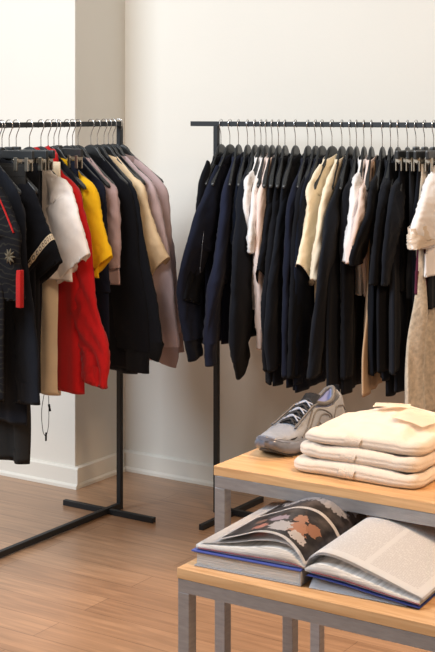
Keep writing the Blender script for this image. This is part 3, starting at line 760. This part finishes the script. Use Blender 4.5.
def folded_bm(seed, W, D, T, dome=0, layers=2):
    """folded garment: rounded front and side folds, with the groove between its layers"""
    bm = bmesh.new(); n = 56; m = 60; rings = []
    # lofted outline rings from the bottom centre over the rim to the top centre
    prof = []
    steps = 22
    for i in range(steps + 1):
        a = -math.pi / 2 + math.pi * i / steps
        g = math.cos(a); s = math.sin(a)
        groove = .0016 * math.exp(-((s * T / 2) / .0022) ** 2) if layers == 2 else 0
        prof.append((1, g * T * .5 - groove, s))
    radial = [.0, .25, .5, .7, .85, .94, 1]
    seq = [(r, 0, -1) for r in radial[:-1]] + [(1, g, s) for _, g, s in prof] + [(r, 0, 1) for r in reversed(radial[:-1])]
    # denser top
    top = [1 - .04 * k for k in range(1, 25)]
    seq = [(r, 0, -1) for r in (0.02, .4, .8, .96)] + [(1, g, s) for _, g, s in prof] + [(r, 0, 1) for r in top]
    for r, g, s in seq:
        ring = []
        for j in range(120):
            q = 2 * math.pi * j / 120
            cx = spow(math.cos(q), .17); cy = spow(math.sin(q), .17)
            x = cx * (W / 2 - T / 2) * r + math.cos(q) * g; y = cy * (D / 2 - T / 2) * r + math.sin(q) * g
            wob = .010 * nz(x * 9 + seed, y * 9, seed) * (r ** 3)
            x += wob * math.cos(q); y += wob * math.sin(q)
            z = T / 2 + s * T / 2
            if s > -.9:
                k = (s + 1) / 2
                z += k * (.0075 * nz(x * 22 + seed * 3, y * 14, seed) + .0035 * nz(x * 45, y * 30, seed * 2))
                z += k * dome * max(0, 1 - (1.25 * x / (W / 2)) ** 2) * max(0, 1 - ((y - .02) / (D / 2)) ** 2)
                if dome: z -= k * .013 * max(0, min(1, (-x / (W / 2) - .25) / .7)) ** 1.3
                z += k * .004 * math.exp(-((x + .0 - .01 * math.sin(y * 20)) / .012) ** 2)
            ring.append((x, y, z))
        rings.append(ring)
    loft(bm, rings, True, True, True)
    return bm


ST = 'folded cream shirts stacked on the taller table'
stack = [(0, .304, .285, .0315, 0, 'bottom folded cream shirt of the stack on the taller table'),
         (.032, .292, .280, .0315, 0, 'middle folded cream shirt of the stack on the taller table'),
         (.064, .290, .270, .0315, .016, 'top folded cream shirt of the stack, with its collar flap up')]
FLP = mat('pale_collar_linen', (.86, .79, .70), .9)
LIN = mat('cream_rib_seam', (.66, .56, .47), .95, 0, .1, 1, 400)
for i, (z, W_, D_, T_, dm, lb) in enumerate(stack):
    cx = -1.284 + (0, .006, .004)[i] - (.0, .0, -.002)[i]; cy = 2.63 + (0, .004, .006)[i]
    t = thing('folded_shirt', lb, 'shirt', (cx, cy, .8305 + z), R((1, -1.5, 2)[i]), ST)
    obj('folded_body', folded_bm(70 + i, W_, D_, T_, dm), SHC, t)
    bm = bmesh.new(); rings = []
    for k in range(17):
        a = -math.pi / 2 + math.pi * k / 16
        rings.append([(-.015 + dx + .003 * math.sin(a * 2), -D_ / 2 + T_ / 2 - math.cos(a) * (T_ / 2 + .0022), T_ / 2 + math.sin(a) * (T_ / 2 - .0005)) for dx in (-.018, -.006, .006, .018)])
    loft(bm, rings, False); obj('side_seam', bm, LIN, t)
    if i == 2:
        for (x0, x1, y0, y1, rz, hh, lift) in ((.035, .115, -.05, .035, -8, .005, .016), (-.05, .03, .03, .09, 18, .004, .010)):
            bm = bmesh.new(); n = 14; rings = []
            for a in range(n + 1):
                u = a / n; x = x0 + (x1 - x0) * u
                row = []
                for b_ in range(n + 1):
                    v = b_ / n; y = y0 + (y1 - y0) * v
                    zz = .0315 + dm * max(0, 1 - (1.25 * x / (W_ / 2)) ** 2) * max(0, 1 - ((y - .02) / (D_ / 2)) ** 2) + .009 + lift * .3 + .002 * nz(x * 40, y * 40, 3)
                    row.append(Vector((x, y, zz)))
                rings.append(row)
            loft(bm, rings, False)
            ret = bmesh.ops.solidify(bm, geom=bm.faces[:], thickness=hh)
            bmesh.ops.rotate(bm, verts=bm.verts[:], cent=((x0 + x1) / 2, (y0 + y1) / 2, .05), matrix=Matrix.Rotation(R(rz), 3, 'Z'))
            obj('collar_flap', bm, FLP, t, False)

# ---------------------------------------------------------------- sneaker (local +x from heel to toe)
SG = mat('grey_sneaker_mesh', (.22, .25, .31), .5, .0, .1, .5, 700, .15, 30)
SG2 = mat('dark_grey_overlay', (.105, .107, .115), .45, bump=.2, bscale=300)
SOLE = mat('smoky_blue_sole', (.13, .15, .20), .3, coat=.3, var=.3, vscale=35)
OUTS = mat('charcoal_outsole', (.045, .047, .055), .6)
LAV = mat('lavender_lining', (.42, .47, .72), .7)
LACE = mat('pale_lace', (.36, .39, .48), .8); DARK = mat('black_tongue_mesh', (.022, .023, .028), .8, bump=.5, bscale=500)
SL = .305
heelx, heely = -1.530, 2.880; toex, toey = -1.546, 2.566
t = thing('sneaker', 'grey running sneaker with dark laces and bulky sole on the taller table', 'shoe', (-1.512, 2.852, .8305), math.atan2(-.297, -.020))
HWid = [(0, .022), (.02, .032), (.08, .039), (.2, .040), (.4, .038), (.55, .043), (.7, .047), (.82, .043), (.92, .033), (.98, .019), (1, .006)]
CY = [(0, 0), (.3, 0), (.6, -.003), (.8, -.002), (1, .004)]


def sole_bm(z0, z1, grow, x0, x1, wave=0):
    bm = bmesh.new(); rings = []; n = 60
    for lev in range(9):
        v = lev / 8; ring = []
        for j in range(n * 2):
            if j < n: u = j / (n - 1); sd = 1
            else: u = 1 - (j - n) / (n - 1); sd = -1
            uu = .5 - .5 * math.cos(math.pi * u)
            wd = lin(HWid, uu) + grow * math.sin(math.pi * v) + (.0025 if grow else 0)
            if uu < .004 or uu > .996: wd = .004
            spring = .020 * max(0, (uu - .78) / .22) ** 2 + .006 * max(0, (.1 - uu) / .1) ** 2
            zt = z1 + (.014 * max(0, 1 - uu / .35) if wave else 0) + wave * math.sin(uu * 20) * (1 if lev == 8 else 0)
            ex = grow * math.sin(math.pi * v)
            X = (x0 + (x1 - x0) * uu) + (ex if uu > .9 else (-ex if uu < .1 else 0))
            ring.append((X, lin(CY, uu) + sd * wd, z0 + (zt - z0) * v + spring))
        rings.append(ring)
    loft(bm, rings, True, True, True)
    return bm


obj('outsole', sole_bm(0, .006, 0, .004, SL - .004), OUTS, t)
obj('air_midsole', sole_bm(.005, .030, .005, 0, SL, .0015), SOLE, t)
TOP = [(0, .100), (.04, .108), (.10, .100), (.18, .088), (.28, .086), (.36, .092), (.44, .090), (.55, .076), (.68, .060), (.80, .050), (.90, .044), (.96, .036), (1, .020)]
bm = bmesh.new(); rings = []
for i in range(64):
    u = i / 63; uu = .5 - .5 * math.cos(math.pi * u); X = .004 + (SL - .010) * uu
    wd = lin(HWid, uu) - .001; H_ = lin(TOP, uu); sp = .018 * max(0, (uu - .78) / .22) ** 2
    zb = .028 + sp; ring = []
    for j in range(40):
        q = math.pi * j / 39
        ex = .62 if uu < .45 else .8
        y = spow(math.cos(q), ex) * wd * (1 - .22 * math.sin(q) * (uu < .6)); z = zb + (H_ - .028) * spow(math.sin(q), .75 if uu > .5 else .62)
        sink = 0
        if .05 < uu < .40 and math.sin(q) > .80:      # foot opening
            k = min(1, (uu - .05) / .05, (.40 - uu) / .05) * min(1, (math.sin(q) - .80) / .08); sink = .042 * k
        rid = .0018 * math.sin(uu * 46 + 5 * math.sin(q) + 3 * nz(uu * 4, q, 1)) * min(1, math.sin(q) * 3) * (1 if math.sin(q) < .85 else .3)
        ring.append((X, lin(CY, uu) + y + math.copysign(rid, y), z - sink + .0006 * nz(X * 90, q * 9, 0)))
    rings.append(ring)
loft(bm, rings, False); obj('upper', bm, SG, t)
# lining rim around the opening
bm = bmesh.new(); pts = []
for k in range(28):
    q = 2 * math.pi * k / 28; u = .225 + .165 * math.cos(q); X = .004 + (SL - .01) * u
    pts.append((X, math.sin(q) * (.021 if u > .1 else .019), lin(TOP, u) + .001 + (.005 if u < .1 else 0) - .002 * abs(math.sin(q))))
tube(bm, pts + [pts[0]], .0055, 8); obj('padded_collar', bm, SG2, t)
bm = bmesh.new(); rings = []
for d, g in ((0, .9), (-.012, .92), (-.03, .85), (-.045, .6), (-.047, .1)):
    rings.append([(.225 * SL + .004 + (p[0] - .225 * SL - .004) * g, p[1] * g, p[2] + d - .0) for p in pts])
loft(bm, rings); obj('lining', bm, LAV, t)
bm = bmesh.new(); loft(bm, [[(.0 + .002 * k, y, .088 + .012 * k * (1 if True else 0)) for y in (-.011, -.004, .004, .011)] for k in (0, 1, 2, 2.4)], False)
bmesh.ops.solidify(bm, geom=bm.faces[:], thickness=.004); obj('heel_tab', bm, DARK, t)
# tongue and laces
bm = bmesh.new(); rings = []
for k in range(18):
    u = .37 + .33 * k / 17; X = .004 + (SL - .01) * u; z = lin(TOP, u) + .004 + .020 * max(0, (.42 - u) / .05) * .8
    rings.append([(X - .010 * max(0, (.42 - u) / .05), lin(CY, u) + y, z - 9 * y * y) for y in (-.021, -.014, -.007, 0, .007, .014, .021)])
loft(bm, rings, False); bmesh.ops.solidify(bm, geom=bm.faces[:], thickness=.003); obj('tongue', bm, DARK, t)
for k in range(7):
    u = .40 + .045 * k; X = .004 + (SL - .01) * u; z = lin(TOP, u) + .008
    bm = bmesh.new()
    for sy in (-1, 1):
        tube(bm, [(X - .004, sy * -.021, z - .007), (X, 0, z + .0012 * sy), (X + .011, sy * .021, z - .009)], .0019, 6, 12)
    obj('lace', bm, LACE if k % 2 else DARK, t)
for sy in (-1, 1):
    bm = bmesh.new()
    tube(bm, [(.004 + SL * u, lin(CY, u) + sy * (.0215 + .002 * k % 2), lin(TOP, u) - .001) for k, u in enumerate((.37, .45, .53, .61, .68, .72))], .0026, 8, 24)
    obj('eyestay', bm, SG2, t)
# sweeping side overlays


def side(u, h, sy, out=.0015):
    wd = lin(HWid, u); H_ = lin(TOP, u)
    s = max(0, min(1, (h - .028) / (H_ - .028))); q = math.asin(s ** (1 / (.75 if u > .5 else .62)))
    y = spow(math.cos(q), .62 if u < .45 else .8) * (wd - .001) * (1 - .22 * math.sin(q) * (u < .6))
    return (.004 + (SL - .01) * u, lin(CY, u) + sy * (y + out), h)


for sy in (-1, 1):
    for pts in ([(.62, .036), (.52, .058), (.42, .078), (.32, .074), (.25, .058), (.30, .044), (.40, .046), (.44, .056)],
                [(.72, .036), (.60, .054), (.46, .080)],
                [(.02, .060), (.08, .074), (.16, .072), (.22, .054), (.20, .038)],
                [(.55, .036), (.46, .050), (.38, .066), (.30, .064), (.28, .056)]):
        bm = bmesh.new(); tube(bm, [side(u, h, sy) for u, h in pts], .0021, 8, 30); obj('side_overlay', bm, SG2, t)
bm = bmesh.new(); sw = []
for k in range(11):
    v = k / 10; u = .86 - .12 * v; wv = .0042 * math.sin(math.pi * min(1, v * 1.25)) ** .8 * (1 - v * .6)
    hz = .037 + .010 * v ** 1.6 - (.004 * math.sin(math.pi * v * .8))
    sw.append([Vector(side(u, hz, 1, .002)), Vector(side(u, hz + wv, 1, .002))])
loft(bm, sw, False); bmesh.ops.solidify(bm, geom=bm.faces[:], thickness=.0006); obj('swoosh_mark', bm, OUTS, t)
bm = bmesh.new(); rings = []
for k in range(10):
    a = k / 9; hgt = .024 + .008 * a; rings.append([(lambda u, sd: (.004 + (SL + .0) * u + .002, lin(CY, u) + sd * (lin(HWid, u) + .002), hgt + .018 * max(0, (u - .78) / .22) ** 2))(*p) for p in
                                                   [(.84 + .155 * j / 12, 1) for j in range(13)] + [(.995 - .155 * j / 12, -1) for j in range(13)]])
loft(bm, rings, False); obj('toe_bumper', bm, SOLE, t)

# ---------------------------------------------------------------- books
PAPER = mat('book_page_edges', (.74, .72, .70), .8, bump=.9, bscale=60, var=.28, vscale=8, stretch=(.6, .6, 70))
BLUE = mat('blue_cover_cloth', (.055, .085, .34), .4); GREYC = mat('grey_board', (.30, .31, .34), .5); REDC = mat('red_endpaper', (.40, .03, .05), .6)
BO = (-1.244, 2.204, .7045); BR = R(3.2); BH = .325
t = thing('closed_book', 'thick closed book with grey board cover lying under the open book', 'book', BO, BR)
bm = bmesh.new(); box(bm, -.234, -.0005, 0, BH, 0, .0025, .0006); box(bm, -.234, -.0005, 0, BH, .0262, .0285, .0006); box(bm, -.003, 0, 0, BH, .0022, .0265, .0005)
obj('cover', bm, GREYC, t, False)
bm = bmesh.new(); box(bm, -.230, -.0035, .004, BH - .004, .0026, .0261, .0004); obj('page_block', bm, PAPER, t, False)

def photo_page():
    """glossy page: white margins, two dark photographs, each with pale and skin coloured figures"""
    m = bpy.data.materials.new('photo_page'); m.use_nodes = True; nt = m.node_tree; L = nt.links.new
    b = nt.nodes['Principled BSDF']; b.inputs['Roughness'].default_value = .32
    tc = nt.nodes.new('ShaderNodeTexCoord'); sp = nt.nodes.new('ShaderNodeSeparateXYZ'); L(tc.outputs['UV'], sp.inputs[0])

    def M(op, a, b_=None):
        n = nt.nodes.new('ShaderNodeMath'); n.operation = op
        for i, v in enumerate((a, b_)):
            if v is None: continue
            if isinstance(v, (int, float)): n.inputs[i].default_value = v
            else: L(v, n.inputs[i])
        return n.outputs[0]

    def mix(f, a, b_):
        n = nt.nodes.new('ShaderNodeMix'); n.data_type = 'RGBA'; L(f, n.inputs[0])
        for i, v in ((6, a), (7, b_)):
            if isinstance(v, tuple): n.inputs[i].default_value = (*v, 1)
            else: L(v, n.inputs[i])
        return n.outputs[2]

    def blob(x, y, rx, ry, wob=.35):
        no = nt.nodes.new('ShaderNodeTexNoise'); no.inputs['Scale'].default_value = 26; no.inputs['Detail'].default_value = 3; L(tc.outputs['UV'], no.inputs[0])
        dx = M('DIVIDE', M('SUBTRACT', sp.outputs[0], x), rx); dy = M('DIVIDE', M('SUBTRACT', sp.outputs[1], y), ry)
        d = M('ADD', M('MULTIPLY', dx, dx), M('MULTIPLY', dy, dy)); d = M('ADD', d, M('MULTIPLY', M('SUBTRACT', no.outputs[0], .5), wob * 9))
        return M('LESS_THAN', d, 1)
    n1 = nt.nodes.new('ShaderNodeTexNoise'); n1.inputs['Scale'].default_value = 7; n1.inputs['Detail'].default_value = 5; L(tc.outputs['UV'], n1.inputs[0])
    rp = nt.nodes.new('ShaderNodeValToRGB'); rp.color_ramp.elements[0].position = .42; rp.color_ramp.elements[1].position = .75
    rp.color_ramp.elements[0].color = (.022, .020, .024, 1); rp.color_ramp.elements[1].color = (.16, .14, .14, 1); L(n1.outputs[0], rp.inputs[0])
    c_ = rp.outputs[0]
    # near photograph: seated group, skin and pale clothes
    for (x, y, rx, ry, col) in ((.30, .20, .10, .10, (.58, .30, .19)), (.20, .30, .07, .07, (.48, .24, .15)), (.36, .33, .06, .06, (.55, .30, .2)),
                                (.44, .16, .10, .09, (.62, .60, .62)), (.24, .12, .09, .05, (.70, .66, .66)), (.56, .30, .09, .05, (.50, .42, .50)),
                                (.64, .15, .08, .05, (.62, .28, .22)), (.75, .3, .06, .04, (.35, .20, .15)),
                                (.30, .72, .16, .08, (.45, .44, .47)), (.55, .78, .14, .10, (.38, .38, .42)), (.2, .85, .09, .05, (.55, .55, .58)),
                                (.72, .70, .10, .05, (.50, .48, .50)), (.42, .88, .10, .04, (.30, .32, .38)), (.85, .80, .06, .05, (.6, .58, .6))):
        c_ = mix(blob(x, y, rx, ry), c_, col)
    mar = M('MINIMUM', M('MINIMUM', M('GREATER_THAN', sp.outputs[1], .035), M('LESS_THAN', sp.outputs[1], .965)),
            M('MINIMUM', M('GREATER_THAN', M('ABSOLUTE', M('SUBTRACT', sp.outputs[1], .52)), .018), M('LESS_THAN', sp.outputs[0], .96)))
    mar = M('MINIMUM', mar, M('GREATER_THAN', sp.outputs[0], .03))
    L(mix(mar, (.74, .72, .72), c_), b.inputs['Base Color'])
    return m


def text_page():
    """matt page with two columns of fine grey lines of text"""
    m = bpy.data.materials.new('text_page'); m.use_nodes = True; nt = m.node_tree; L = nt.links.new
    b = nt.nodes['Principled BSDF']; b.inputs['Roughness'].default_value = .45
    tc = nt.nodes.new('ShaderNodeTexCoord'); sp = nt.nodes.new('ShaderNodeSeparateXYZ'); L(tc.outputs['UV'], sp.inputs[0])

    def M(op, a, b_=None):
        n = nt.nodes.new('ShaderNodeMath'); n.operation = op
        for i, v in enumerate((a, b_)):
            if v is None: continue
            if isinstance(v, (int, float)): n.inputs[i].default_value = v
            else: L(v, n.inputs[i])
        return n.outputs[0]

    def inside(x0, x1, y0, y1):
        return M('MULTIPLY', M('MULTIPLY', M('GREATER_THAN', sp.outputs[0], x0), M('LESS_THAN', sp.outputs[0], x1)),
                 M('MULTIPLY', M('GREATER_THAN', sp.outputs[1], y0), M('LESS_THAN', sp.outputs[1], y1)))
    line = M('LESS_THAN', M('FRACT', M('MULTIPLY', sp.outputs[1], 62)), .55)
    n1 = nt.nodes.new('ShaderNodeTexNoise'); n1.inputs['Scale'].default_value = 60; n1.inputs['Detail'].default_value = 1; L(tc.outputs['UV'], n1.inputs[0])
    word = M('GREATER_THAN', n1.outputs[0], .42)
    cols = M('MAXIMUM', inside(.10, .50, .08, .80), M('MAXIMUM', inside(.54, .93, .08, .80), inside(.42, .93, .84, .93)))
    f = M('MULTIPLY', M('MULTIPLY', line, word), M('MULTIPLY', cols, .26))
    n = nt.nodes.new('ShaderNodeMix'); n.data_type = 'RGBA'; L(f, n.inputs[0])
    n.inputs[6].default_value = (.93, .93, .94, 1); n.inputs[7].default_value = (.28, .25, .27, 1)
    L(n.outputs[2], b.inputs['Base Color'])
    return m


def sheet(prof, y0, y1, th=.0004, n=50, yb=14, lift=None):
    """page: x-z profile swept along y, with uv u along the profile and v along y"""
    P = crom([(x, 0, z) for x, z in prof], n); P = even(P, n)
    bm = bmesh.new(); uvl = bm.loops.layers.uv.verify(); V = []
    for i, p in enumerate(P):
        row = []
        for j in range(yb + 1):
            v = j / yb; dz = lift(i / (n - 1), v) if lift else 0
            row.append(bm.verts.new((p.x, y0 + (y1 - y0) * v, p.z + dz)))
        V.append(row)
    for i in range(n - 1):
        for j in range(yb):
            f = bm.faces.new((V[i][j], V[i + 1][j], V[i + 1][j + 1], V[i][j + 1]))
            for l, (a, c_) in zip(f.loops, ((i, j), (i + 1, j), (i + 1, j + 1), (i, j + 1))): l[uvl].uv = (a / (n - 1), c_ / yb)
    bmesh.ops.solidify(bm, geom=bm.faces[:], thickness=th)
    return bm


def block(top, bot, y0, y1, n=40):
    """page block between an upper and a lower x-z profile"""
    A = even(crom([(x, 0, z) for x, z in top], n), n); B = even(crom([(x, 0, z) for x, z in bot], n), n)
    bm = bmesh.new()
    loft(bm, [[Vector((a.x, y0, a.z)), Vector((a.x, y1, a.z)), Vector((b.x, y1, b.z)), Vector((b.x, y0, b.z))] for a, b in zip(A, B)], True, True, True)
    return bm


t = thing('open_book', 'large open photo book with blue cover and curling pages on the lower table', 'book', BO, BR)
y0, y1 = .004, BH
zc = .0290
lc = [(.012, .0245), (0, .0305), (-.01, .0305), (-.12, .0305), (-.238, .0305)]
bm = bmesh.new(); box(bm, -.239, .001, -.003, BH + .002, .0287, .0318, .001); obj('cover', bm, BLUE, t, False)
rc = [(.012, .024), (.03, .0235), (.08, .020), (.16, .011), (.238, .0032)]
obj('cover', sheet(rc, -.003, BH + .002, .0034), BLUE, t)
bm = bmesh.new(); rings = []
for k in range(13):
    u = k / 12; x = .016 + .195 * u; zt = lin([(.012, .021), (.03, .0195), (.08, .0165), (.16, .0085), (.24, .002)], x)
    rings.append([(x, .001, .0008), (x, .004 + .01 * (1 - u), zt * .55), (x, .012 + .015 * (1 - u), zt)])
loft(bm, rings, False); bmesh.ops.solidify(bm, geom=bm.faces[:], thickness=.0005)
obj('light_catch_sheet', bm, mat('pale_added_sheet', (.88, .88, .92), .3), t)  # added sheet, slanted to catch light in the gap under the cover
# left block with fanned pages
lt = [(.006, .036), (-.008, .046), (-.03, .060), (-.07, .062), (-.13, .052), (-.232, .0415)]
lb = [(.006, .0335), (-.02, .0335), (-.07, .0335), (-.13, .0335), (-.19, .0335), (-.232, .0335)]
obj('page_block', block(lt, lb, y0, y1 - .004), PAPER, t, True)
rt = [(.006, .034), (.018, .042), (.04, .048), (.08, .043), (.13, .033), (.19, .020), (.236, .0125)]
rb = [(.006, .030), (.03, .0265), (.08, .0232), (.13, .0175), (.18, .0115), (.236, .0065)]
obj('page_block', block(rt, rb, y0, y1 - .004), PAPER, t, True)
obj('red_leaf', sheet([(.0, .0365), (-.04, .0400), (-.10, .0385), (-.150, .0372), (-.228, .0360)], y0 - .0025, y1 - .01, .0012), REDC, t)
obj('red_leaf', sheet([(.02, .0305), (.08, .0272), (.15, .0180), (.236, .0085)], y0 - .0025, y1 - .01, .0012), REDC, t)
# lifted leaves on the left
W_ = mat('white_page', (.70, .68, .68), .5)
obj('lifted_leaf', sheet([(.006, .037), (-.012, .062), (-.040, .075), (-.09, .072), (-.15, .058), (-.226, .046)], y0, y1 - .004, .0004,
                         lift=lambda u, v: .012 * v * math.sin(math.pi * min(1, u * 1.1)) if u < .9 else 0), W_, t)
obj('photo_page', sheet([(.006, .038), (-.014, .066), (-.045, .086), (-.09, .088), (-.14, .072), (-.19, .056)], y0, y1 - .002, .0004,
                        lift=lambda u, v: .010 * v * math.sin(math.pi * u)), photo_page(), t)
obj('lifted_leaf', sheet([(.007, .037), (.018, .056), (.045, .066), (.085, .062), (.14, .047), (.20, .030), (.243, .018)], y0, y1 - .004, .0004), W_, t)
obj('text_page', sheet([(.007, .038), (.018, .060), (.045, .071), (.085, .067), (.14, .052), (.20, .033), (.240, .0205)], y0, y1 - .002, .0004,
                       lift=lambda u, v: .010 * v * math.sin(math.pi * u)), text_page(), t)
